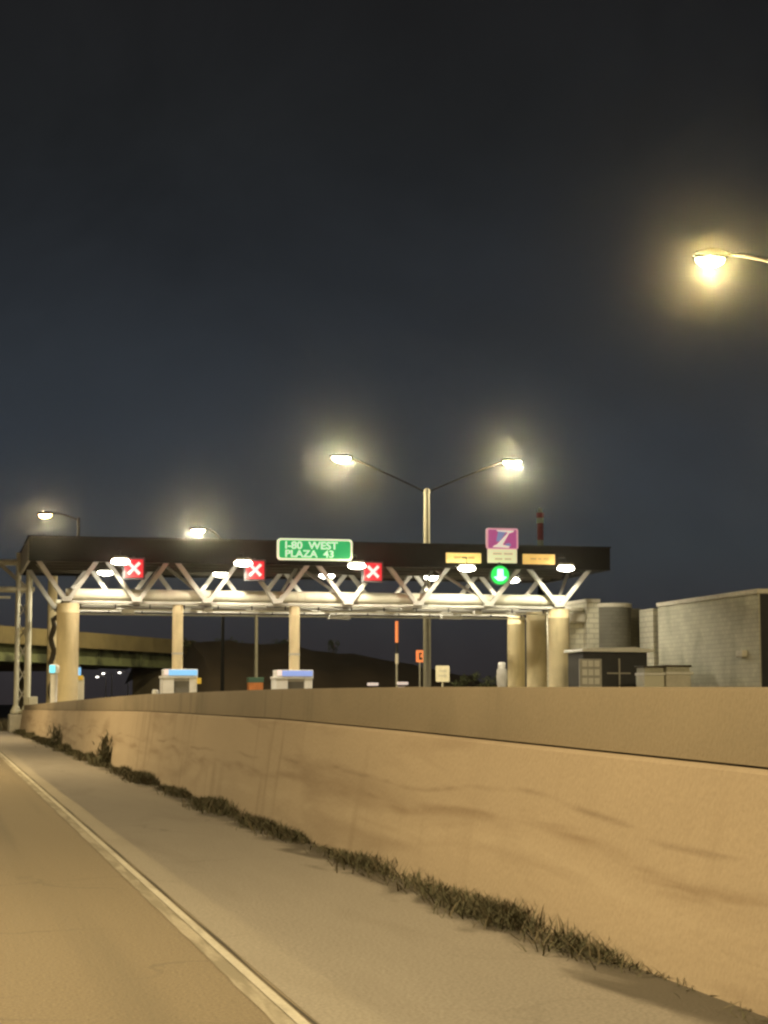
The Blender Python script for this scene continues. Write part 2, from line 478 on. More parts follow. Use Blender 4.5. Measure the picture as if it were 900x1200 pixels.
joint.build('seam_shadow', M['crack'], wall)  # dark strip drawn for the shadow line under the parapet
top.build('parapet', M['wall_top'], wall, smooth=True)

# ------------------------------------------------------------------ weeds along the wall (nobody could count them)
random.seed(21)
b = MB()
def blade(x, y, z, h, wd, lean, az, mi):
    dx, dy = cos(az) * wd, sin(az) * wd
    lx, ly = cos(az + 1.4) * lean, sin(az + 1.4) * lean
    b.add([(x - dx, y - dy, z), (x + dx, y + dy, z), (x + lx * .4 + dx * .8, y + ly * .4 + dy * .8, z + h * .6), (x + lx * .4 - dx * .8, y + ly * .4 - dy * .8, z + h * .6), (x + lx, y + ly, z + h)],
          [(0, 1, 2, 3), (3, 2, 4)], mi)
Y = 7.0
while Y < 106:
    dens = 1.0 if Y > 12.8 else max(.10, min(1, (Y - 8.6) / 3.8))
    clump = .5 + .5 * sin(Y * .9) * sin(Y * .37 + 1)
    patch = max(0, sin(Y * 1.9 + 2 * sin(Y * .6)) * .5 + .5) ** .7
    h0 = (.04 + .10 * clump) * (0.6 + .4 * min(1, dens)) * (1.0 + min(1, Y / 70) * .5)
    for k in range(int(140 * dens * (.25 + clump) * (.06 + patch)) + 1):
        x = 3.93 - abs(random.gauss(0, .17 * (.5 + .6 * clump)))
        if x < 3.35: continue
        yy = Y + random.uniform(0, .22)
        blade(x, yy, .005, h0 * random.choice((.3, .45, .6, .75, 1.0, 1.25)) * random.uniform(.8, 1.15), random.uniform(.0015, .004) * (1 + Y / 18), random.uniform(.05, .24), random.uniform(0, 6.28), 0 if random.random() < .7 else 1)
    Y += .085 + Y * .0022
tag(b.build('weeds', [M['weed'], M['weed2']], fix=False), 'dark green weeds growing along the foot of the tan wall', 'weeds', kind='stuff')

def weed_plant(px, Y, h, wd, label):
    global b
    b = MB()
    for k in range(420):
        z = abs(random.gauss(0, .38)) * h
        if z > h * .95: continue
        sp = wd * (1 - z / h * .6)
        blade(3.78 + random.gauss(0, sp), Y + random.gauss(0, sp * 1.5), z * .85, random.uniform(.05, .13) * h + .05, random.uniform(.008, .02), .10, random.uniform(0, 6.28), 0)
    o = thing('weed_plant', (3.78, Y, 0), label, 'plant', 'tall weeds against the wall')
    b.build('leaves', M['weed'], o, fix=False)
    st = MB()
    for k in range(5):
        st.tube([(3.78 + random.uniform(-.05, .05), Y + random.uniform(-.1, .1), 0), (3.78 + random.gauss(0, wd * .6), Y + random.gauss(0, wd), h * random.uniform(.6, .9))], .012, 5)
    st.build('stem', M['weed'], o)
weed_plant(0, 46.0, .95, .13, 'taller bushy weed against the wall, second tall one from the wall end')
weed_plant(0, 66.0, .95, .20, 'bushy dark weed at the far end of the weed strip')

# ------------------------------------------------------------------ street lamps
def street_lamp(base, head, label, col, watt, lens, group, head_len=.75, pole_r=.10, aim=None, spot=360, pole_top=None, mats='galv'):
    """base (x,y,0), head position = centre of the lens"""
    bx, by = base; hx, hy, hz = head
    o = thing('street_lamp', (bx, by, 0), label, 'street lamp', group)
    zt = pole_top or hz - .9
    d = Vector((hx - bx, hy - by, 0)); ln = d.length; d.normalize()
    MB().lathe((bx, by, 0), [(.32, 0), (.32, .5), (.28, .55), (pole_r * 1.7, .56), (pole_r * 1.25, zt * .5), (pole_r, zt), (pole_r * .5, zt + .06)], 12).build('pole', M[mats], o, smooth=True)
    pts = [Vector((bx, by, zt - .15)) + Vector((0, 0, 0))]
    for i in range(1, 9):
        t = i / 8
        pts.append(Vector((bx, by, zt - .15)) + d * (ln - head_len * .5) * t + Vector((0, 0, (hz + .1 - zt + .15) * (1 - (1 - t) ** 1.6))))
    MB().tube(pts, [.055] * 5 + [.045] * 4, 8).build('arm', M[mats], o, smooth=True)
    lamp_head(o, (hx, hy, hz), d, head_len, col, watt, lens, spot)
    return o

def lamp_head(o, p, d, ln, col, watt, lens, spot=360):
    hx, hy, hz = p
    side = Vector((-d.y, d.x, 0))
    def ring(t, wd, z):
        c = Vector((hx, hy, hz)) + d * t
        return [c + side * wd + Vector((0, 0, z)), c - side * wd + Vector((0, 0, z))]
    secs = [(-.5, .10, .03, .13), (-.32, .16, .0, .20), (0, .19, 0, .22), (.32, .17, 0, .17), (.5, .08, .03, .10)]
    vs, fs = [], []
    for t, wd, z0, z1 in secs:
        vs += ring(t * ln, wd, z0) + list(reversed(ring(t * ln, wd * .75, z1)))
    for i in range(len(secs) - 1):
        for k in range(4):
            a, c = i * 4 + k, i * 4 + (k + 1) % 4
            fs.append((a, a + 4, c + 4, c))
    fs += [(0, 1, 2, 3), tuple(reversed(range(16, 20)))]
    head = MB().add(vs, fs).build('lamp_head', M['black'], o, smooth=True)
    # drop lens: shallow bowl under the head
    n = 12
    vs, fs = [], []
    for j, (rr, z) in enumerate([(1, 0), (.88, -.10), (.5, -.17)]):
        for k in range(n):
            t = 2 * pi * k / n
            q = Vector((hx, hy, hz + z * max(1, ln * 1.1) - .004)) + d * cos(t) * ln * .42 * rr + side * sin(t) * .165 * max(1, ln) * rr
            vs.append(q)
    for j in range(2):
        for k in range(n):
            a, c = j * n + k, j * n + (k + 1) % n
            fs.append((a, c, c + n, a + n))
    fs.append(tuple(range(n))); fs.append(tuple(range(2 * n, 3 * n)))
    MB().add(vs, fs).build('lens', lens, head, smooth=True)
    if watt:
        ld = bpy.data.lights.new('bulb', 'SPOT' if spot < 180 else 'POINT')
        if spot < 180: ld.spot_size = radians(spot); ld.spot_blend = .4
        ld.energy = watt; ld.color = col; ld.shadow_soft_size = .12
        lo = bpy.data.objects.new('bulb', ld)
        C.objects.link(lo); lo.parent = o
        lo.location = Vector((hx, hy, hz - .21 * max(1, ln * 1.1))) - o.location

# the big lamp at the upper right, and its row behind us
p = at(832, 303, 39)
street_lamp((p.x + 3.6, 38.2), p, 'large glowing street lamp high above the block building, its arm running off to the right', (1.0, .74, .30), STREET_W * 1.0, M['lens_street'], 'sodium street lamps', .8, mats='dark')
# unseen lamps assumed on the mainline verge, added to light the carriageway and wall
for i, Y in enumerate((-26, 10, 46, 82)):
    street_lamp((-13.6, Y), (-6.0, Y, 11.5), 'tall assumed sodium street lamp, unseen, on the far verge of the carriageway', SODIUM, ASSUMED_VERGE_W, M['lens_street'], 'assumed street lamps along the far verge', .8, spot=164)
street_lamp((34.5, 60), (31, 61, 10.2), 'unseen sodium lamp added beside the block building to light its long wall', SODIUM, 7000, M['lens_street'], 'sodium street lamps', .8)  # added out of view to brighten the block building's long wall
# one lamp on the mainline near the bridge, seen above the canopy's left end
p = at(53, 603, 128); q = at(92, 620, 127)
street_lamp((q.x, q.y), p, 'amber street lamp with a curved arm above the left end of the canopy', SODIUM, STREET_W * .3, M['lens_amber'], 'sodium street lamps', 1.1, pole_top=p.z - .3, mats='black')
p = at(232, 621, 150); q = at(262, 640, 149)
street_lamp((q.x, q.y), p, 'bright street lamp peeping just over the roof edge between the first and second red crosses', WARM, STREET_W, M['lens_plaza'], 'sodium street lamps', 1.4, mats='black')

# double-armed plaza lamp behind the canopy
Yd = 118
base = at(500.5, 800, Yd); topz = at(500.5, 574, Yd).z
o = thing('double_street_lamp', (base.x, Yd, 0), 'tall street lamp with two arms on one pole rising behind the canopy', 'street lamp')
MB().lathe((base.x, Yd, 0), [(.36, 0), (.36, .6), (.26, .62), (.24, topz * .5), (.19, topz - .25), (.22, topz - .24), (.22, topz), (.1, topz + .1)], 14).build('pole', M['pole_grey'], o, smooth=True)
for px, py in ((400, 536), (600, 541)):
    p = at(px, py, Yd)
    sgn = 1 if p.x > base.x else -1
    a0 = Vector((base.x + sgn * .15, Yd, topz - .12)); a1 = Vector((p.x - sgn * .3, Yd, p.z + .1))
    MB().tube([a0, a0.lerp(a1, .35) + Vector((0, 0, .05)), a0.lerp(a1, .7) + Vector((0, 0, .05)), a1], .06, 8).build('arm', M['black'], o, smooth=True)
    lamp_head(o, p, Vector((sgn, 0, 0)), 1.5, WARM, PLAZA_W, M['lens_plaza'])

# plain pole behind the canopy
p = at(300, 800, 135)
o = tag(MB().lathe((p.x, 135, 0), [(.22, 0), (.2, .4), (.14, .45), (.11, at(300, 700, 135).z)], 10).build('utility_pole', M['pole_grey'], smooth=True), 'thin grey pole standing behind the canopy between the two booths', 'pole')

# small far lamps seen under the bridge
for px, py in ((11, 786), (114, 794), (121, 790), (140, 789)):
    p = at(px, py, 330)
    lab = {11: 'tiny far lamp beyond the bridge, the one left of the truss tower', 114: 'tiny far lamp beyond the bridge, lowest of the three right of the cream column',
           121: 'tiny far lamp beyond the bridge, middle of the three right of the cream column', 140: 'tiny far lamp beyond the bridge, farthest from the cream column'}[px]
    o = thing('far_street_lamp', (p.x + 1.5, 330, 0), lab, 'street lamp', 'far lamps beyond the bridge')
    MB().lathe((p.x + 1.5, 330, 0), [(.12, 0), (.07, p.z)], 6).build('pole', M['galv'], o)
    MB().tube([(p.x + 1.5, 330, p.z - .05), (p.x + .8, 330, p.z + .3), (p.x, 330, p.z + .25)], .05, 6).build('arm', M['galv'], o)
    MB().box((p.x - .22, 329.8, p.z + .0), (p.x + .22, 330.2, p.z + .18)).build('lens', M['lens_far'], o)

# ------------------------------------------------------------------ toll canopy
Y0 = 95.0
DEP = 11.0
can = thing('toll_canopy', (at(370, 800, Y0).x, Y0 + 4, 0), 'long dark-roofed toll canopy on a cream truss and round columns', 'toll canopy')
YF = Y0 - .8
xl, xr = at(34, 640, YF).x, at(715, 640, YF).x
zt, zb = at(34, 629, YF).z, at(34, 657, YF).z
# roof: fascia band round a soffit
roof = MB()
roof.box((xl, YF, zb), (xr, YF + .15, zt))
roof.box((xl, YF + DEP - .15, zb), (xr, YF + DEP, zt))
roof.box((xr - .15, YF + .15, zb), (xr, YF + DEP - .15, zt))
roof.box((xl + .1, YF + .15, zt - .25), (xr - .15, YF + DEP - .15, zt - .05))
roof.build('roof', M['fascia'], can, bevel=.02)
MB().box((xl + .14, YF + .16, zb + .42), (xr - .16, YF + DEP - .16, zb + .5)).build('soffit', M['soffit'], can)
MB().box((xl - .03, YF + .02, zb + .02), (xl + .1, YF + DEP - .02, zt - .02)).build('end_panel', M['end_panel'], can, bevel=.02)
MB().box((xl - .06, YF - .05, zt), (xr + .05, YF + DEP + .05, zt + .07)).build('roof_edge_cap', M['fascia'], can)
for k in range(5):
    yy = YF + 1.2 + k * 2.1
    MB().box((xl + .12, yy, zb + .08), (xr - .17, yy + .22, zb + .42)).build('purlin', M['soffit'], can)

# bottom chords
zc = at(250, 698, Y0).z
x0, x1 = at(80, 698, Y0).x, at(662, 698, Y0).x
rows = (Y0, Y0 + 3.6, Y0 + 8.4)
for i, yy in enumerate(rows):
    r = (.29, .12, .18)[i]
    MB().tube([(x0 - .1, yy + .42, zc), (x1 + .1, yy + .42, zc)], r, 16).build('chord', M['cream'], can, smooth=True)
    MB().box((x0 - .2, yy + .1, zc - .47), (x1 + .3, yy + .72, zc - .345)).build('chord_flange', M['strut'], can, bevel=.015)
# transverse beams and hanging service rails
for k in range(8):
    xx = x0 + (x1 - x0) * k / 7
    MB().box((xx - .12, rows[0] + .72, zc - .40), (xx + .12, rows[2] + .1, zc - .2)).build('cross_beam', M['dark'], can)
for yy, dz in ((Y0 + 1.6, -.72), (Y0 + 5.6, -.78)):
    MB().box((x0 + .2, yy, zc + dz), (x1 - .2, yy + .10, zc + dz + .075)).build('service_rail', M['cream'], can)
    for k in range(15):
        xx = x0 + .7 + (x1 - x0 - 1.4) * k / 14
        MB().box((xx, yy + .03, zc + dz + .075), (xx + .06, yy + .09, zc - .4)).build('rail_hanger', M['dark'], can)
# web struts
def strut(a, c, wd=.15):
    a, c = Vector(a), Vector(c)
    d = (c - a).normalized(); s = Vector((0, 1, 0)).cross(d).normalized(); t = d.cross(s)
    vs = []
    for p in (a, c):
        vs += [p + s * wd + t * wd * .8, p - s * wd + t * wd * .8, p - s * wd - t * wd * .8, p + s * wd - t * wd * .8]
    MB().add(vs, [(0, 1, 2, 3), (7, 6, 5, 4), (0, 4, 5, 1), (1, 5, 6, 2), (2, 6, 7, 3), (3, 7, 4, 0)]).build('strut', M['strut'], can, bevel=.02)
nodes = [78 + 82.4 * k for k in range(8)]
ztop = zb + .1
zn = at(250, 704, Y0).z
for yi, yy in enumerate((rows[0] - .05, rows[2] + .35)):
    for k, px in enumerate(nodes):
        xb = at(px, 704, Y0).x
        for s in (-1, 1):
            xt = at(px + s * 41.5, 662, Y0).x - s * .12
            xt = max(xl + .35, min(xr - .3, xt))
            strut((xb + s * .12, yy, zn), (xt, yy, ztop + .2), .115)
        MB().box((xb - .26, yy - .15, zn - .12), (xb + .26, yy + .15, zn + .12)).build('gusset', M['strut'], can, bevel=.02)
# slanting struts between the two truss planes
for k, px in enumerate(nodes):
    xb = at(px, 704, Y0).x
    xm = at(min(max(px + (41.5 if k % 2 else -41.5), 45), 700), 662, Y0).x
    strut((xb, rows[0] + .3, zn + .1), (xm, rows[1] + .6, ztop + .25), .07)

def column(px, yy, r, top_py=None, m='col', ztop=None):
    x = at(px, 760, yy).x
    zt_ = ztop if ztop else zc - .47
    cl = MB().lathe((x, yy, 0), [(r * 1.05, 0), (r * 1.05, .9), (r, .92), (r, zt_ - .5), (r * 1.02, zt_ - .48), (r * 1.02, zt_ - .42), (r, zt_ - .40), (r, zt_)], 26).build('column', M[m], can, smooth=True)
    return x, cl
column(79, Y0 + .4, .56)
column(60.5, Y0 + 12.6, .26, ztop=zb + .2)
column(655, Y0 + .4, .56)
column(629, Y0 + 3.9, .56)
column(605, Y0 + 8.5, .50)
for px in (208, 345):
    x, cl = column(px, Y0 + .4, .27)
    for z in (2.6, 4.0):
        MB().lathe((x, Y0 + .4, z), [(.29, 0), (.29, .09)], 20).build('column_band', M['strut'], cl)
# conduit run down the left rear column
x = at(64, 740, Y0 + 5).x
pts = [(x - .1 + .09 * sin(i * 1.5), Y0 + 5 + .05 * cos(i * 2), 5.9 - i * .32) for i in range(16)]
pts = [(x + .5, Y0 + 4.6, 6.3)] + pts + [(pts[-1][0], Y0 + 5, 0.0)]
MB().tube(pts, .14, 8).build('conduit', M['soffit'], can, smooth=True)

# ------------------------------------------------------------------ flood lights under the canopy
def floodlight(px, py, yy, label, size):
    p = at(px, py, yy)
    o = thing('floodlight', p, label, 'floodlight', 'floodlights under the canopy')
    MB().prism([(p.x - .42 * size, p.z), (p.x + .42 * size, p.z), (p.x + .30 * size, p.z + .13), (p.x - .30 * size, p.z + .13)], p.y - .22, p.y + .22).build('housing', M['galv'], o, bevel=.02)
    if yy < YF:
        MB().tube([(p.x, p.y, p.z + .11), (p.x, p.y + .05, p.z + .42), (p.x, YF - .004, p.z + .5)], .04, 6).build('stem', M['dark'], o)
    else:
        MB().box((p.x - .04, p.y - .04, p.z + .11), (p.x + .04, p.y + .04, zb + .45)).build('stem', M['dark'], o)
    vs = [(p.x + .46 * size * cos(t) * cos(u), p.y + .26 * cos(t) * sin(u), p.z - .14 + .15 * sin(t)) for t in [radians(-80 + 20 * i) for i in range(9)] for u in [2 * pi * k / 14 for k in range(14)]]
    fs = [(i * 14 + k, i * 14 + (k + 1) % 14, (i + 1) * 14 + (k + 1) % 14, (i + 1) * 14 + k) for i in range(8) for k in range(14)] + [tuple(range(14)), tuple(range(112, 126))]
    MB().add(vs, fs).build('lens', M['lens_flood'], o, smooth=True)
    ld = bpy.data.lights.new('bulb', 'SPOT')
    ld.energy = FLOOD_W; ld.color = WHITE; ld.shadow_soft_size = .18; ld.spot_size = radians(172); ld.spot_blend = .25
    lo = bpy.data.objects.new('bulb', ld); C.objects.link(lo); lo.parent = o
    lo.location = (0, 0, -.42)
names = ['beside the first red cross', 'beside the second red cross', 'at the lower corner of the green sign', 'under the yellow sign', 'at the far right under the roof edge']
names2 = ['lower left of the first red cross', 'lower left of the second red cross', 'below the green sign', 'lower left of the yellow sign', 'beside the green arrow']
for (px, py), n in zip(((141, 655), (285, 657), (418, 660), (547, 663), (663, 663)), names):
    floodlight(px, py, YF - 1.15, 'glaring white floodlight ' + n, 1.0)
for (px, py), n in zip(((124, 668), (259, 670), (383, 672), (506, 674), (600, 677)), names2):
    floodlight(px, py, Y0 + 7.2, 'glaring white floodlight ' + n, .95)

# ------------------------------------------------------------------ lane signals
def signal(px, py, kind, label):
    p = at(px, py, Y0 - 1.2)
    o = thing('lane_signal', p, label, 'lane signal', 'lane signals under the canopy')
    if kind == 'x':
        MB().cbox((p.x, p.y + .18, p.z), (1.12, .3, 1.10)).build('housing', M['dark'], o, bevel=.04)
        face = MB().cbox((p.x, p.y, p.z), (.92, .06, .90)).build('face', M['sig_red'], o, bevel=.02)
        for a in (45, -45):
            m = Matrix.Rotation(radians(a), 3, 'Y')
            vs = [Vector(p) + Vector((0, -.05 - (.004 if a > 0 else 0), 0)) + m @ Vector((sx * .40, sy * .02, sz * .075)) for sx in (-1, 1) for sy in (-1, 1) for sz in (-1, 1)]
            MB().add(vs, [(0, 1, 3, 2), (4, 6, 7, 5), (0, 4, 5, 1), (2, 3, 7, 6), (0, 2, 6, 4), (1, 5, 7, 3)]).build('cross_bar', M['sig_x'], face)
    else:
        n = 28
        def disc(r, y0, y1):
            vs = [(p.x + r * cos(2 * pi * k / n), y0, p.z + r * sin(2 * pi * k / n)) for k in range(n)]
            vs += [(q[0], y1, q[2]) for q in vs]
            fs = [tuple(range(n)), tuple(reversed(range(n, 2 * n)))] + [(k, (k + 1) % n, n + (k + 1) % n, n + k) for k in range(n)]
            return MB().add(vs, fs)
        disc(.52, p.y + .04, p.y + .34).build('housing', M['dark'], o)
        face = disc(.49, p.y - .03, p.y + .03).build('face', M['sig_green'], o)
        poly = [(-.17, .30), (.17, .30), (.17, 0), (.38, 0), (0, -.38), (-.38, 0), (-.17, 0)]
        poly = [(-.15, .32), (.15, .32), (.17, -.06), (.36, -.10), (.12, -.30), (-.12, -.30), (-.36, -.10), (-.17, -.06)]
        MB().prism([(p.x + a, p.z + c) for a, c in poly], p.y - .09, p.y - .035).build('arrow', M['sig_arrow'], face)
    ld = bpy.data.lights.new('bulb', 'POINT'); ld.energy = 70 if kind == 'x' else 22; ld.shadow_soft_size = .3
    ld.color = (1, .02, .05) if kind == 'x' else (.05, 1, .2)
    lo = bpy.data.objects.new('bulb', ld); C.objects.link(lo); lo.parent = o; lo.location = (0, -.5, 0)
    MB().box((p.x - .05, p.y + .1, p.z + .45), (p.x + .05, p.y + .2, zb + .3)).build('bracket', M['dark'], o)
signal(157, 666, 'x', 'glowing red lane signal with a white cross, nearest the left canopy end')
signal(299, 668, 'x', 'glowing red lane signal with a white cross, left of the green sign')
signal(437, 670, 'x', 'glowing red lane signal with a white cross, right of the green sign')
signal(586, 674, 'arrow', 'round green lane signal with a bright down arrow under the magenta sign')

# ------------------------------------------------------------------ signs on the fascia
def rrect(x0, x1, z0, z1, r, n=5):
    pts = []
    for cx, cz, a0 in ((x1 - r, z1 - r, 0), (x0 + r, z1 - r, 90), (x0 + r, z0 + r, 180), (x1 - r, z0 + r, 270)):
        for k in range(n + 1):
            a = radians(a0 + 90 * k / n); pts.append((cx + r * cos(a), cz + r * sin(a)))
    return pts
def text(s, x, z, y, h, width, m, parent, name='lettering'):
    cu = bpy.data.curves.new(name, 'FONT'); cu.body = s; cu.size = 1; cu.extrude = .01; cu.offset = .022
    tmp = bpy.data.objects.new(name, cu); C.objects.link(tmp)
    bpy.context.view_layer.update()
    me = bpy.data.meshes.new_from_object(tmp.evaluated_get(bpy.context.evaluated_depsgraph_get()))
    bpy.data.objects.remove(tmp)
    xs = [v.co.x for v in me.vertices]; zs = [v.co.y for v in me.vertices]
    sx, sz = width / (max(xs) - min(xs)), h / (max(zs) - min(zs))
    mx, mz = min(xs), min(zs)
    off = parent.location if parent.parent is None else parent.parent.location
    for v in me.vertices:
        vx, vy, vz = v.co
        v.co = (x + (vx - mx) * sx - off.x, y - vz - off.y, z + (vy - mz) * sz - off.z)
    me.materials.clear(); me.materials.append(m)
    ob = bpy.data.objects.new(name, me); C.objects.link(ob); ob.parent = parent
    return ob

YS = YF - .25
a, c = at(325, 630.5, YS), at(413, 657.5, YS)
o = thing('guide_sign', ((a.x + c.x) / 2, YS, c.z), 'green guide sign with pale border reading I-80 WEST PLAZA 43', 'sign')
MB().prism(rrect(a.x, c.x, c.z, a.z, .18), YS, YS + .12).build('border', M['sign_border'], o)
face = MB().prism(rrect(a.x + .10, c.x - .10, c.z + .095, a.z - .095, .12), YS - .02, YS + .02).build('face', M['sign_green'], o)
def line_of_text(t, px0, px1, py0, py1):
    p, q = at(px0, py1, YS - .04), at(px1, py0, YS - .04)
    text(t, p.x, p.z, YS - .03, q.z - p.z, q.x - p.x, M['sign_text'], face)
line_of_text('I-80  WEST', 334.4, 396, 635.3, 643)
line_of_text('PLAZA  43', 334.4, 391, 645.2, 652.7)
for s in (.25, .75):
    MB().box((a.x + (c.x - a.x) * s - .05, YS + .12, c.z + .2), (a.x + (c.x - a.x) * s + .05, YF - .002, a.z - .2)).build('bracket', M['dark'], o)

# magenta pass sign
a, c = at(570, 618.5, YS), at(607.5, 660, YS); zm = at(590, 643.5, YS).z
o = thing('pass_sign', ((a.x + c.x) / 2, YS, c.z), 'magenta sign with a slanted white road emblem above a cream panel', 'sign')
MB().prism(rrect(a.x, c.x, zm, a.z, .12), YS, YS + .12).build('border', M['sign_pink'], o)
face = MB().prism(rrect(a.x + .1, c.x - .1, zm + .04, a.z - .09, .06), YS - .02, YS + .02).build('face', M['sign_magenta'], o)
W_, H_ = c.x - a.x, a.z - zm
def em(poly, y, m, nm):
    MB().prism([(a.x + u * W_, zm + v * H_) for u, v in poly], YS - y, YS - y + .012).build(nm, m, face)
em([(.36, .84), (.62, .84), (.42, .36), (.30, .36)], .036, M['sign_blue'], 'emblem_shadow')
em([(.64, .16), (.78, .16), (.72, .30), (.56, .24)], .036, M['sign_blue'], 'emblem_shadow')
em([(.30, .90), (.86, .90), (.84, .82), (.70, .74), (.50, .20), (.72, .14), (.70, .06), (.18, .08), (.22, .15), (.32, .22), (.62, .70), (.66, .80), (.34, .84)][::1], .05, M['sign_white'], 'emblem_road')
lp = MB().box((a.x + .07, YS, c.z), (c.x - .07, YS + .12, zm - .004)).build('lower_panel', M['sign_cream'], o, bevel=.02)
for z, u0, u1 in ((.66, .2, .48), (.66, .54, .82), (.28, .26, .50), (.28, .56, .78)):
    zz = c.z + (zm - c.z) * z
    MB().box((a.x + u0 * W_, YS - .012, zz - .05), (a.x + u1 * W_, YS - .001, zz + .05)).build('faded_print', M['sign_tan'], lp)
MB().box((a.x + W_ / 2 - .06, YS + .12, c.z + .2), (a.x + W_ / 2 + .06, YF - .002, zm)).build('bracket', M['dark'], o)

for i, (x0p, x1p, y0p, y1p, m, lab) in enumerate(((523, 564, 647.5, 660, 'sign_yellow', 'small yellow sign on the roof edge left of the magenta sign'), (613, 650.5, 649, 661.5, 'sign_amber', 'small amber sign on the roof edge right of the magenta sign'))):
    a, c = at(x0p, y0p, YS), at(x1p, y1p, YS)
    o = thing('lane_sign', ((a.x + c.x) / 2, YS, c.z), lab, 'sign', 'small signs beside the magenta sign')
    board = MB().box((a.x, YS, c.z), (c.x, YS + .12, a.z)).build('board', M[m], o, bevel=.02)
    for u0, u1 in ((.22, .42), (.46, .58), (.62, .80)):
        MB().box((a.x + (c.x - a.x) * u0, YS - .012, c.z + (a.z - c.z) * .42), (a.x + (c.x - a.x) * u1, YS - .001, c.z + (a.z - c.z) * .62)).build('faded_print', M['sign_ink'], board)
    MB().box(((a.x + c.x) / 2 - .05, YS + .12, c.z + .1), ((a.x + c.x) / 2 + .05, YF - .002, a.z - .1)).build('bracket', M['dark'], o)

# ------------------------------------------------------------------ toll antennas below the chord
for px, py, yy, wd, lab in ((150, 717, Y0 + 1.65, .7, 'beside the leftmost thin column, nearest the big left column'), (244, 716, Y0 + 1.65, .5, 'between the two booth columns'), (397, 724, Y0 + 5.65, 1.25, 'hanging low right of the second booth column'),
                            (476, 713, Y0 + 1.65, .6, 'below the truss left of the tall lamp pole'), (529, 724, Y0 + 5.65, 1.25, 'hanging low right of the tall lamp pole'), (559, 719, Y0 + 1.65, .5, 'nearest the three right columns')):
    p = at(px, py, yy)
    o = thing('toll_antenna', p, 'pale flat toll antenna ' + lab, 'antenna', 'toll antennas under the truss')
    MB().prism([(p.x - wd / 2, p.z - .06), (p.x + wd / 2, p.z - .06), (p.x + wd / 2 - .08, p.z + .12), (p.x - wd / 2 + .08, p.z + .12)], p.y - .3, p.y + .3).build('panel', M['white'], o, bevel=.02)
    for s in (-.25, .25):
        MB().box((p.x + s * wd - .025, p.y - .02, p.z + .12), (p.x + s * wd + .025, p.y + .03, zc - .5)).build('hanger', M['strut'], o)

# ------------------------------------------------------------------ booths
def booth(px0, px1, pyt, yy, lit, label, yel):
    a, c = at(px0, pyt, yy), at(px1, pyt, yy)
    x0, x1, zt_ = a.x, c.x, a.z
    w_ = x1 - x0
    o = thing('toll_booth', ((x0 + x1) / 2, yy + .8, 0), label, 'toll booth', 'toll booths behind the wall')
    MB().box((x0 + .05, yy + .05, 0), (x1 - .05, yy + 1.6, .9)).build('base', M['white'], o, bevel=.02)
    d = .42
    zs = zt_ - d - .08
    MB().box((x0 + .06, yy, .9), (x0 + w_ * .33, yy + 1.55, zs)).build('side_cabinet', M['white'], o, bevel=.02)
    MB().box((x1 - w_ * .24, yy, .9), (x1 - .06, yy + 1.55, zs)).build('side_cabinet', M['white'], o, bevel=.02)
    win = MB().box((x0 + w_ * .33 + .003, yy + .12, .9), (x1 - w_ * .24 - .003, yy + 1.5, zs)).build('window', M['glass'], o)
    MB().box((x0 + w_ * .33 + .003, yy + .06, zs - .14), (x1 - w_ * .24 - .003, yy + .118, zs - .004)).build('window_blind', M['galv'], win)
    MB().box((x0 + w_ * .33 + .003, yy + .05, .95), (x1 - w_ * .24 - .003, yy + .118, 1.05)).build('window_sill', M['galv'], win)
    MB().box((x0 + .02, yy - .04, zs), (x1 - .02, yy + 1.62, zs + .13)).build('lintel', M['white'], o, bevel=.02)
    MB().box((x0 + .14, yy - .02, zs + .13), (x1 - .02, yy + 1.5, zt_ - .04)).build('roof', M['white'], o, bevel=.03)
    MB().box((x0 + w_ * .18, yy - .07, zs + .15), (x1 - .06, yy - .022, zt_ - .08)).build('lit_panel', lit, o)
    MB().box((x0 + .10, yy - .05, zs + .16), (x0 + w_ * .18 - .01, yy - .022, zt_ - .06)).build('lit_panel', M['sign_white'], o)
    if yel:
        MB().box((x1 - .07, yy - .1, zs - .28), (x1 + .14, yy - .05, zs + .02)).build('yellow_plate', M['yellow_flat'], o)
booth(190, 232.5, 783, Y0 - .25, M['blue_lit'], 'white toll booth with cyan-blue lit top and a yellow plate', True)
booth(322.5, 367.5, 784, Y0 - .25, M['violet_lit'], 'white toll booth with a violet-blue lit top', False)

# payment posts at the left column
p = at(63.5, 784, Y0 - 2)
o = thing('payment_post', (p.x, p.y, 0), 'white post with round cyan lit top beside the big left column', 'payment post')
MB().lathe((p.x, p.y, 0), [(.28, 0), (.28, .5), (.24, .9), (.17, 1.0), (.18, p.z - .3), (.22, p.z - .25)], 14).build('post', M['white'], o, smooth=True)
MB().cbox((p.x, p.y + .05, p.z), (.52, .34, .46)).build('head', M['white'], o, bevel=.12)
MB().cbox((p.x - .10, p.y - .15, p.z), (.26, .06, .36)).build('lit_panel', M['cyan_lit'], o, bevel=.02)
p = at(92, 785, Y0 + 1.6)
o = thing('payment_machine', (p.x, p.y, 0), 'pale machine with blue lamp and yellow plate behind the big left column', 'payment machine')
MB().box((p.x - .5, p.y, 0), (p.x + .3, p.y + .7, p.z - .35)).build('cabinet', M['cream'], o, bevel=.03)
MB().cbox((p.x - .08, p.y + .2, p.z - .1), (.42, .3, .46)).build('lit_panel', M['blue_lit'], o, bevel=.05)
MB().box((p.x - .1, p.y - .06, p.z - .5), (p.x + .24, p.y - .01, p.z - .28)).build('yellow_plate', M['yellow_flat'], o)

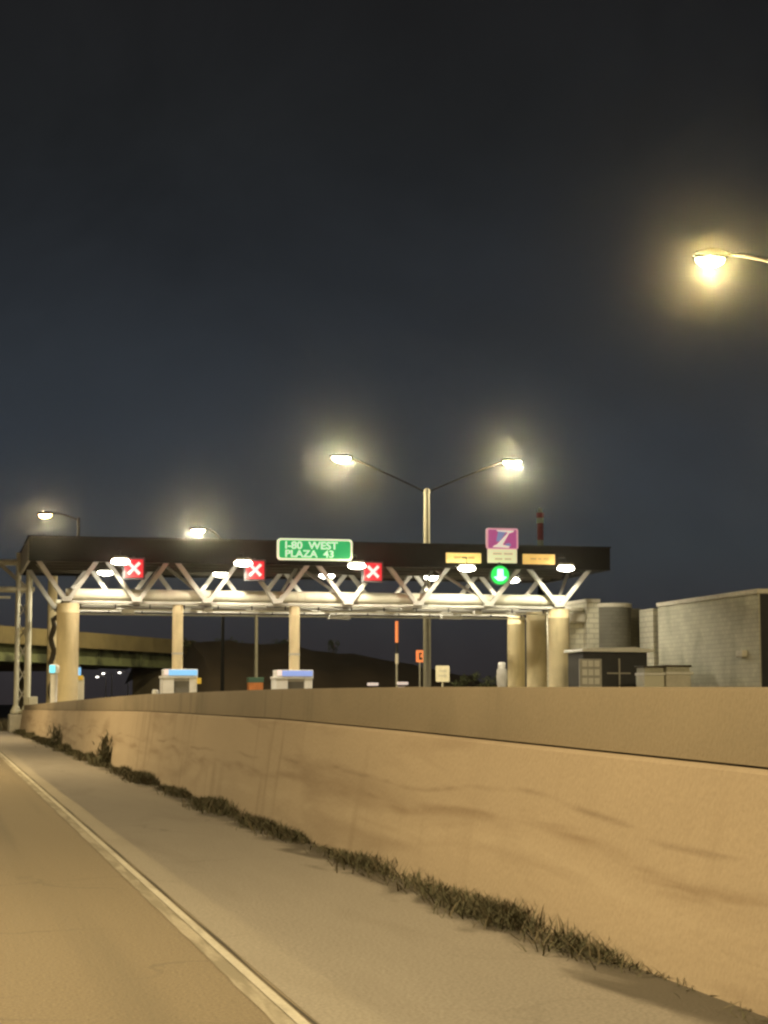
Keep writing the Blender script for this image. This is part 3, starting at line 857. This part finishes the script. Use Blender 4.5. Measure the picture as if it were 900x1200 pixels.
# small plaza furniture seen over the wall
p = at(588, 776, Y0 + 2)
o = thing('lane_bollard', (p.x, p.y, 0), 'pale bottle-shaped bollard left of the three right columns', 'bollard')
MB().lathe((p.x, p.y, 0), [(.16, 0), (.16, 1.9), (.24, 2.2), (.30, p.z - .75), (.26, p.z - .4), (.20, p.z - .32)], 14).build('post', M['galv'], o, smooth=True)
MB().lathe((p.x, p.y, p.z - .32), [(.18, 0), (.2, .05), (.2, .26), (.14, .32)], 14).build('cap', M['white'], o, smooth=True)
for px, py, lab in ((437, 803, 'tiny pale lit camera post above the wall, right of the second booth'), (472, 802, 'tiny pale lit camera post above the wall, left of the tall lamp pole')):
    p = at(px, py, Y0 - 6)
    o = thing('camera_post', (p.x, p.y, 0), lab, 'camera post', 'camera posts above the wall')
    MB().lathe((p.x, p.y, 0), [(.09, 0), (.07, p.z - .25)], 8).build('post', M['galv'], o)
    MB().box((p.x - .25, p.y - .15, p.z - .02), (p.x + .25, p.y + .2, p.z + .12)).build('camera', M['sign_white'], o, bevel=.04)
    MB().box((p.x - .22, p.y - .12, p.z - .22), (p.x + .1, p.y + .12, p.z - .12)).build('flash', M['lens_far'] if False else M['sign_white'], o, bevel=.03)
p = at(182, 808, Y0 - 3)
o = tag(MB().lathe((p.x, p.y, 0), [(.16, 0), (.16, p.z - .1), (.12, p.z)], 10).build('short_bollard', M['white'], smooth=True), 'short white bollard just left of the first booth', 'bollard')

def post_sign(px, pyt, pyb, wpx, yy, mface, label, name='road_sign', marks=None, mpost='galv'):
    a, c = at(px - wpx / 2, pyt, yy), at(px + wpx / 2, pyb, yy)
    o = thing(name, ((a.x + c.x) / 2, yy, 0), label, 'sign')
    MB().box(((a.x + c.x) / 2 - .05, yy, 0), ((a.x + c.x) / 2 + .05, yy + .08, a.z - .1)).build('post', M[mpost], o)
    MB().prism(rrect(a.x, c.x, c.z, a.z, .07, 3), yy - .06, yy - .002).build('face', mface, o)
    if marks: marks(o, a, c, yy)
    return o
def white_marks(o, a, c, yy):
    w_, h_ = c.x - a.x, a.z - c.z
    for v in (.32, .62):
        MB().prism([(a.x + u * w_, c.z + q * h_) for u, q in ((.2, v), (.62, v), (.62, v - .08), (.84, v + .05), (.62, v + .18), (.62, v + .1), (.2, v + .1))], yy - .075, yy - .062).build('faded_print', M['strut'], o)
post_sign(518.5, 780, 799, 16, 130, M['coping'], 'square pale sign on a post right of the tall lamp pole', marks=white_marks)
def ring_marks(o, a, c, yy):
    w_, h_ = c.x - a.x, a.z - c.z
    MB().prism([(a.x + u * w_, c.z + q * h_) for u, q in ((.35, .2), (.8, .2), (.8, .4), (.55, .4), (.55, .65), (.75, .65), (.75, .8), (.35, .8))], yy - .075, yy - .062).build('arrow', M['dark'], o)
post_sign(492, 762, 776, 9, 150, M['orange'], 'small glowing orange sign just left of the tall lamp pole', marks=ring_marks)
p = at(300, 799, 118)
o = thing('equipment_box', (p.x, 118, 0), 'green and orange box on a post seen between the two booths', 'equipment box')
MB().box((p.x - .46, 118, 0), (p.x + .46, 118.6, p.z - .05)).build('lower_panel', M['orange_flat'], o)
MB().box((p.x - .5, 117.95, p.z - .045), (p.x + .5, 118.65, p.z + .28)).build('upper_panel', M['green_flat'], o, bevel=.03)
p = at(465, 728, 160)
o = thing('light_trail_mast', (p.x, 160, 0), 'orange light trail built as a slim mast with a glowing upper band beyond the canopy', 'mast')  # solid mast with glowing bands, put in for a trail of light
zs = [0, at(465, 778, 160).z, at(465, 766, 160).z, at(465, 753, 160).z, p.z]
for i, m in enumerate(('galv', 'sign_tan', 'dark', 'orange')):
    r = .14 if i in (1, 3) else .10
    MB().lathe((p.x, 160, zs[i] + .002), [(r, 0), (r, zs[i + 1] - zs[i] - .002)], 8).build('mast_section', M[m], o)

# red and white banded mast above the roof
Ym = 240
p = at(633, 601, Ym)
o = thing('banded_mast', (p.x, Ym, 0), 'red and white banded mast rising behind the magenta sign', 'mast')
zz = [at(633, y, Ym).z for y in (640, 633, 627, 620, 613, 607, 601)]
MB().lathe((p.x, Ym, 0), [(.5, 0), (.4, zz[0] - .01)], 10).build('mast_section', M['black'], o)
for i in range(6):
    r = .42 if i < 4 else .5
    MB().lathe((p.x, Ym, zz[i]), [(r, 0), (r, zz[i + 1] - zz[i] - .01)], 10).build('mast_section', M['red_band'] if i in (1, 2, 3) else M['coping'] if i in (0, 4) else M['red_band'], o)
MB().lathe((p.x, Ym, zz[-1]), [(.3, 0), (.3, .5), (.1, .7)], 8).build('mast_top', M['strut'], o)

# ------------------------------------------------------------------ sign gantry at the left
Yg = 104
o = thing('sign_gantry', (at(28, 800, Yg).x, Yg, 0), 'pale lattice sign gantry tower at the end of the wall', 'sign gantry')
gx0, gx1 = at(20, 740, Yg).x, at(33, 740, Yg).x
ztg = at(28, 648, Yg).z
posts = [(gx0, Yg - .1), (gx1, Yg - .1), (gx0 + .08, Yg + 1.3), (gx1 + .12, Yg + 1.3)]
for i, (x, y) in enumerate(posts):
    r = .17 if i == 1 else .12
    MB().tube([(x, y, .95), (x, y, ztg)], r, 10).build('post', M['cream'], o, smooth=True)
    MB().lathe((x, y, 1.0), [(r + .16, 0), (r + .16, .1), (r + .03, .4)], 10).build('foot_plate', M['cream'], o)
nb = 7
for k in range(nb):
    z0_, z1_ = 1.4 + (ztg - 1.6) * k / nb, 1.4 + (ztg - 1.6) * (k + 1) / nb
    for pa, pb in ((0, 1), (1, 3), (3, 2), (2, 0)):
        A, B = posts[pa], posts[pb]
        if k % 2: A, B = B, A
        MB().tube([(*A, z0_), (*B, z1_)], .045, 6).build('brace', M['galv'], o)
gc = at(28, 800, Yg)
MB().box((gc.x - .75, Yg - .7, 0), (gc.x + .75, Yg + 1.9, .95)).build('footing', M['coping'], o, bevel=.04)
MB().box((gx1 + .05, Yg - .5, .952), (gx1 + .55, Yg + .2, 1.9)).build('cabinet', M['cream'], o, bevel=.04)
# truss running left over the mainline
zu, zl = at(5, 658, Yg).z, at(5, 690, Yg).z
xe = -14.0
for yy in (Yg - .1, Yg + 1.3):
    for z in (zu, zl):
        MB().tube([(gx1 + .3, yy, z), (xe, yy, z)], .12, 8).build('truss_chord', M['cream'], o, smooth=True)
    nseg = 11
    for k in range(nseg):
        xa, xb = gx1 + (xe - gx1) * k / nseg, gx1 + (xe - gx1) * (k + 1) / nseg
        za, zb_ = (zu, zl) if k % 2 else (zl, zu)
        MB().tube([(xa, yy, za), (xb, yy, zb_)], .06, 6).build('truss_brace', M['galv'], o)
        MB().tube([(xb, yy, zu), (xb, yy, zl)], .05, 6).build('truss_brace', M['galv'], o)
for x in (xe + .2, xe + .2):
    pass
for yy in (Yg - .1, Yg + 1.3):
    MB().tube([(xe, yy, 0), (xe, yy, zu + .2)], .15, 10).build('post', M['cream'], o)
# small bracket sign hung below the truss
MB().box((at(4, 700, Yg).x - .4, Yg - .5, zl - .55), (at(12, 700, Yg).x, Yg - .3, zl - .42)).build('walkway_rail', M['cream'], o)

# ------------------------------------------------------------------ overpass
pA, pB = at(0, 733, 150), at(190, 746, 176)
d = Vector((pB.x - pA.x, pB.y - pA.y, 0)); LN = d.length; d.normalize(); nrm = Vector((-d.y, d.x, 0))
if nrm.y < 0: nrm = -nrm
o = thing('overpass', (pA.x, pA.y, 0), 'tan concrete overpass with dark-blotched green girders crossing behind the left column', 'bridge')
zP = pA.z
def slab(t0, t1, n0, n1, z0, z1):
    vs = []
    for z in (z0, z1):
        for t, n in ((t0, n0), (t1, n0), (t1, n1), (t0, n1)):
            q = Vector((pA.x, pA.y, 0)) + d * t + nrm * n; vs.append((q.x, q.y, z))
    return MB().add(vs, [(0, 3, 2, 1), (4, 5, 6, 7), (0, 1, 5, 4), (1, 2, 6, 5), (2, 3, 7, 6), (3, 0, 4, 7)])
T0, T1 = -75, LN + 8
slab(T0, T1, 0, .4, zP - 1.35, zP).build('parapet', M['bridge'], o)
slab(T0, T1, 11.6, 12, zP - 1.35, zP).build('parapet', M['bridge'], o)
slab(T0, T1, .4, 11.6, zP - 1.3, zP - 1.0).build('deck', M['bridge'], o)
for n in (1.0, 4.2, 7.4, 10.6):
    slab(T0, T1, n, n + .25, zP - 2.65, zP - 1.3).build('girder', M['girder'], o)
    slab(T0, T1, n - .12, n + .37, zP - 2.72, zP - 2.652).build('girder_flange', M['girder'], o)
for k in range(23):
    t = T0 + 6 + k * 4.4
    slab(t, t + .12, .85, .998, zP - 2.6, zP - 1.32).build('stiffener', M['girder'], o)
for t in (15.0, -42):
    for n_ in (1.6, 6.0, 10.4):
        q = Vector((pA.x, pA.y, 0)) + d * t + nrm * n_
        MB().lathe((q.x, q.y, 0), [(.55, 0), (.55, zP - 3.3)], 16).build('pier', M['pier'], o, smooth=True)
    slab(t - .6, t + .6, .9, 11.2, zP - 3.298, zP - 2.73).build('pier_cap', M['pier'], o)
slab(LN + 3, LN + 7.9, .5, 4.4, 0, zP - 2.73).build('abutment', M['pier'], o)

# ------------------------------------------------------------------ hillside behind the plaza
ridge = [(176, 790), (194, 748), (300, 752), (345, 760), (400, 771), (450, 783), (520, 799), (640, 806), (900, 808), (1200, 808)]
random.seed(5)
b = MB()
cols = []
xs = [at(px, 800, 200).x for px, _ in ridge]
n = 90
grid = []
for i in range(n + 1):
    x = xs[0] + (xs[-1] + 40 - xs[0]) * i / n
    hz_ = None
    for k in range(len(ridge) - 1):
        if xs[k] <= x <= xs[k + 1]:
            t = (x - xs[k]) / (xs[k + 1] - xs[k]); py = ridge[k][1] + (ridge[k + 1][1] - ridge[k][1]) * t
            hz_ = EYE + (HOR - py) / F_PX * 177
    if hz_ is None: hz_ = EYE + (HOR - (760 if x < xs[0] else 808)) / F_PX * 177
    colv = []
    for j in range(15):
        y = 157 + j * 5
        prof = min(1, j / 4) ** .8
        colv.append((x + random.uniform(-.6, .6), y + random.uniform(-1, 1), -.1 + (hz_ - .15) * prof + (random.uniform(-.35, .3) if j else 0)))
    grid.append(colv)
vs = [p for colv in grid for p in colv]
fs = [(i * 15 + j, (i + 1) * 15 + j, (i + 1) * 15 + j + 1, i * 15 + j + 1) for i in range(n) for j in range(14)]
struct(b.add(vs, fs).build('hillside', M['hill'], smooth=True))

# ------------------------------------------------------------------ trees and shrubs
def tree(x, y, z, h, wd, label, name='tree', cat='tree', group=None, nleaf=900, trunk=.3):
    o = thing(name, (x, y, z), label, cat, group)
    t = MB(); t.tube([(x, y, z - .3), (x + .05, y, z + h * trunk), (x, y, z + h * .75)], [.05 * h ** .7, .04 * h ** .7, .012 * h], 7)
    limbs = []
    for k in range(7):
        a = k * 2.4 + random.random(); zz_ = z + h * (trunk + .08 * k)
        e = Vector((x + cos(a) * wd * .6, y + sin(a) * wd * .6, zz_ + h * .15)); limbs.append(e)
        t.tube([(x, y, zz_), e], [.02 * h ** .7, .008 * h], 5)
    t.build('trunk', M['bark'], o)
    cr_ = MB()
    clumps = [(e, wd * random.uniform(.3, .5)) for e in limbs] + [(Vector((x + random.gauss(0, wd * .25), y + random.gauss(0, wd * .25), z + h * random.uniform(.6, .92))), wd * random.uniform(.22, .4)) for _ in range(6)]
    for k in range(nleaf):
        c_, r_ = random.choice(clumps)
        v = Vector((random.gauss(0, 1), random.gauss(0, 1), random.gauss(0, 1))).normalized() * r_ * random.random() ** .4
        q = c_ + v; s_ = wd * random.uniform(.05, .10)
        u1 = Vector((random.gauss(0, 1), random.gauss(0, 1), random.gauss(0, 1))).normalized() * s_
        u2 = Vector((random.gauss(0, 1), random.gauss(0, 1), random.gauss(0, 1))).normalized() * s_ * .6
        cr_.add([q - u1, q + u2, q + u1, q - u2], [(0, 1, 2, 3)])
    cr_.build('crown', M['leaf'], o, fix=False)
    return o
p = at(390, 770, 181)
tree(p.x, 181, p.z - .3, 2.0, .7, 'small lone tree on the dark ridge right of the second booth column')
for px, h, lab in ((540, 3.1, 'dark rounded shrub right of the square pale sign'), (560, 3.4, 'taller dark shrub in the middle of the shrub row'), (578, 3.0, 'dark shrub nearest the pale bottle-shaped bollard')):
    p = at(px, 806, 140)
    tree(p.x, 140, 0, h + .6, 1.5, lab, 'shrub', 'shrub', 'dark shrubs beyond the plaza', 500, .1)
for px, yy, h, lab in ((215, 180, 1.6, 'bush on the dark ridge right of the first booth column'), (270, 180, 1.5, 'bush on the dark ridge left of the thin grey pole'), (330, 180, 1.4, 'bush on the dark ridge just left of the second booth column'), (430, 180, 1.3, 'bush on the ridge right of the lone tree')):
    p = at(px, 758 if px < 400 else 781, yy)
    tree(p.x, yy, p.z - .5, h * .7, 1.6, lab, 'bush', 'bush', 'bushes on the dark ridge', 350, .1)
# rough grass at the end of the wall
p = at(8, 850, 100)
b = MB()
for k in range(700):
    blade(random.uniform(1.95, 3.9), random.uniform(106.5, 116), -.02, random.uniform(.25, .75), .035, .25, random.uniform(0, 6.28), 0 if random.random() < .3 else 1)
tag(b.build('verge_grass', [M['weed'], M['weed2']], fix=False), 'dry grass where the wall ends below the gantry tower', 'grass', kind='stuff')

# ------------------------------------------------------------------ block building on the right
XB = 36.5
def on_x(px, X):          # road distance at which the column px meets the plane x = X
    d_ = ray(px, 780); return X / d_.x * d_.y
ya, yb = on_x(890.5, XB), on_x(772, XB)
zr = EYE + (HOR - 690.5) * ((Vector((XB, ya, 0)).dot(Vector((sin(YAW), cos(YAW), 0)))) / F_PX)
o = thing('block_building', (XB + 6, (ya + yb) / 2, 0), 'large grey block building at the right edge behind the wall', 'building')
MB().box((XB, ya, 0), (XB + 14, yb, zr - .22)).build('wall', M['block'], o)
MB().box((XB - .10, ya - .10, zr - .22), (XB + 14.1, yb, zr)).build('coping', M['coping'], o, bevel=.02)
MB().box((XB - .28, ya + 1.35, 3.7), (XB - .003, ya + 2.1, 4.0)).build('wall_lamp', M['coping'], o, bevel=.04)
MB().box((XB + .06, ya - .09, 0), (XB + 13.9, ya - .004, zr - .24)).build('end_shade_sheet', M['dark'], o)  # dark sheet put over the near end to make it read as shade
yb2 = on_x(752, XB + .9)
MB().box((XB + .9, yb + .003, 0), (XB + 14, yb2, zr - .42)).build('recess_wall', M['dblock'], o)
yb3 = on_x(750, XB)
MB().box((XB, on_x(766, XB), 0), (XB + .88, yb3, zr - .25)).build('pier', M['lblock'], o)
# lower wing facing the traffic
Yw = yb3 + .6
def wing(px0, px1, pyt, yy, dep, m, cop=None, name='wing_wall', ):
    a, c = at(px0, pyt, yy), at(px1, pyt, yy)
    MB().box((a.x, yy, 0), (c.x, yy + dep, a.z)).build(name, M[m], o)
    if cop: MB().box((a.x - .06, yy - .08, a.z + .002), (c.x + .06, yy + dep, a.z + .2)).build('coping', M[cop], o, bevel=.02)
wing(668, 687, 716, Yw + 1.2, 6, 'lblock', 'coping')
wing(687.3, 702, 706, Yw + .6, 6, 'lblock', 'coping')
a, c = at(701, 706, Yw + .2), at(745, 706, Yw + .2)
rr = (c.x - a.x) / 2
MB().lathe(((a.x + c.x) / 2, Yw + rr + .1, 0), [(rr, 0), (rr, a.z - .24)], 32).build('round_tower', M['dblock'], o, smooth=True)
MB().lathe(((a.x + c.x) / 2, Yw + rr + .1, a.z - .238), [(rr + .07, 0), (rr + .07, .2), (rr - .1, .24)], 32).build('coping', M['coping'], o, smooth=True)
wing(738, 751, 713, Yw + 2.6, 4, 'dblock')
a = at(677, 724, Yw + 1)
MB().lathe((a.x, Yw + 1.0, a.z - .3), [(.3, 0), (.46, .1), (.46, .5), (.3, .62)], 14).build('vent_hood', M['coping'], o, smooth=True)

# dark shed with pale roof edge in front
Ys = 88
a, c = at(681, 759.5, Ys), at(762, 805, Ys)
o = thing('equipment_shed', ((a.x + c.x) / 2, Ys + 1.5, 0), 'low dark shed with a bright pale roof edge before the block building', 'shed')
MB().box((a.x + .12, Ys + .1, 0), (c.x - .1, Ys + 2.4, a.z - .2)).build('body', M['dark'], o, bevel=.02)
MB().prism([(a.x - .05, a.z - .17), (c.x + .1, a.z - .2), (c.x + .08, a.z - .05), (c.x - .9, a.z + .06), (a.x, a.z - .02)], Ys - .25, Ys + 2.6).build('roof', M['white'], o, bevel=.02)
for z, u0, u1 in ((.62, .38, .72), (.30, .40, .78)):
    zz_ = a.z * z + .35
    MB().box((a.x + (c.x - a.x) * u0, Ys + .04, zz_), (a.x + (c.x - a.x) * u1, Ys + .099, zz_ + .07)).build('rail', M['galv'], o)
MB().box((a.x + (c.x - a.x) * .55, Ys + .05, 0), (a.x + (c.x - a.x) * .57, Ys + .098, a.z - .5)).build('door_edge', M['galv'], o)
# pale lattice panel
Yl = 86.5
a, c = at(679, 772, Yl), at(705.5, 805, Yl)
o = thing('lattice_screen', ((a.x + c.x) / 2, Yl, 0), 'pale square-patterned screen standing before the dark shed', 'screen')
MB().box((a.x, Yl, 0), (c.x, Yl + .12, a.z)).build('frame', M['strut'], o, bevel=.02)
for i in range(3):
    for j in range(5):
        x_ = a.x + .1 + (c.x - a.x - .2) * i / 3; z_ = a.z - .3 - j * .42
        MB().box((x_ + .03, Yl - .03, z_ - .08), (x_ + (c.x - a.x - .2) / 3 - .03, Yl - .002, z_ + .22)).build('panel', M['white'], o)
# utility cabinets
Yu = 84
for i, (p0, p1, yt, m, lab) in enumerate(((754, 779, 781, 'cream', 'pale utility cabinet touching the dark shed'), (779.6, 810, 780, 'coping', 'wider pale utility cabinet before the long block wall'))):
    a, c = at(p0, yt, Yu), at(p1, yt, Yu)
    o = thing('utility_cabinet', ((a.x + c.x) / 2, Yu + .5, 0), lab, 'cabinet', 'utility cabinets before the block wall')
    MB().box((a.x + .03, Yu, 0), (c.x - .03, Yu + 1.1, a.z - .42)).build('body', M[m], o, bevel=.03)
    MB().box((a.x, Yu - .08, a.z - .418), (c.x + (.1 if i else 0), Yu + 1.15, a.z - .29)).build('rim', M['white'], o, bevel=.02)
    MB().box((a.x + .06, Yu, a.z - .288), (c.x - .06, Yu + 1.1, a.z - .06)).build('upper_body', M['block'], o, bevel=.03)
    MB().box((a.x - .02, Yu - .06, a.z - .058), (c.x, Yu + 1.15, a.z + .03)).build('lid', M['soffit'], o, bevel=.02)

# ------------------------------------------------------------------ mist added to stand in for lens bloom round the lamps
HAZE = 0.00013
if HAZE:
    hm = bpy.data.materials.new('lens_halo_mist'); hm.use_nodes = True
    t = hm.node_tree; t.nodes.clear()
    mo = t.nodes.new('ShaderNodeOutputMaterial'); pv = t.nodes.new('ShaderNodeVolumePrincipled')
    pv.inputs['Color'].default_value = (.9, .92, .95, 1); pv.inputs['Density'].default_value = HAZE; pv.inputs['Anisotropy'].default_value = .983
    t.links.new(pv.outputs[0], mo.inputs['Volume'])
    hz = MB().box((-120, -60, -1.1), (180, 420, 24)).build('haze', hm)
    struct(hz, 'stuff'); hz['label'] = 'thin added mist standing in for lens halos round the lamps'
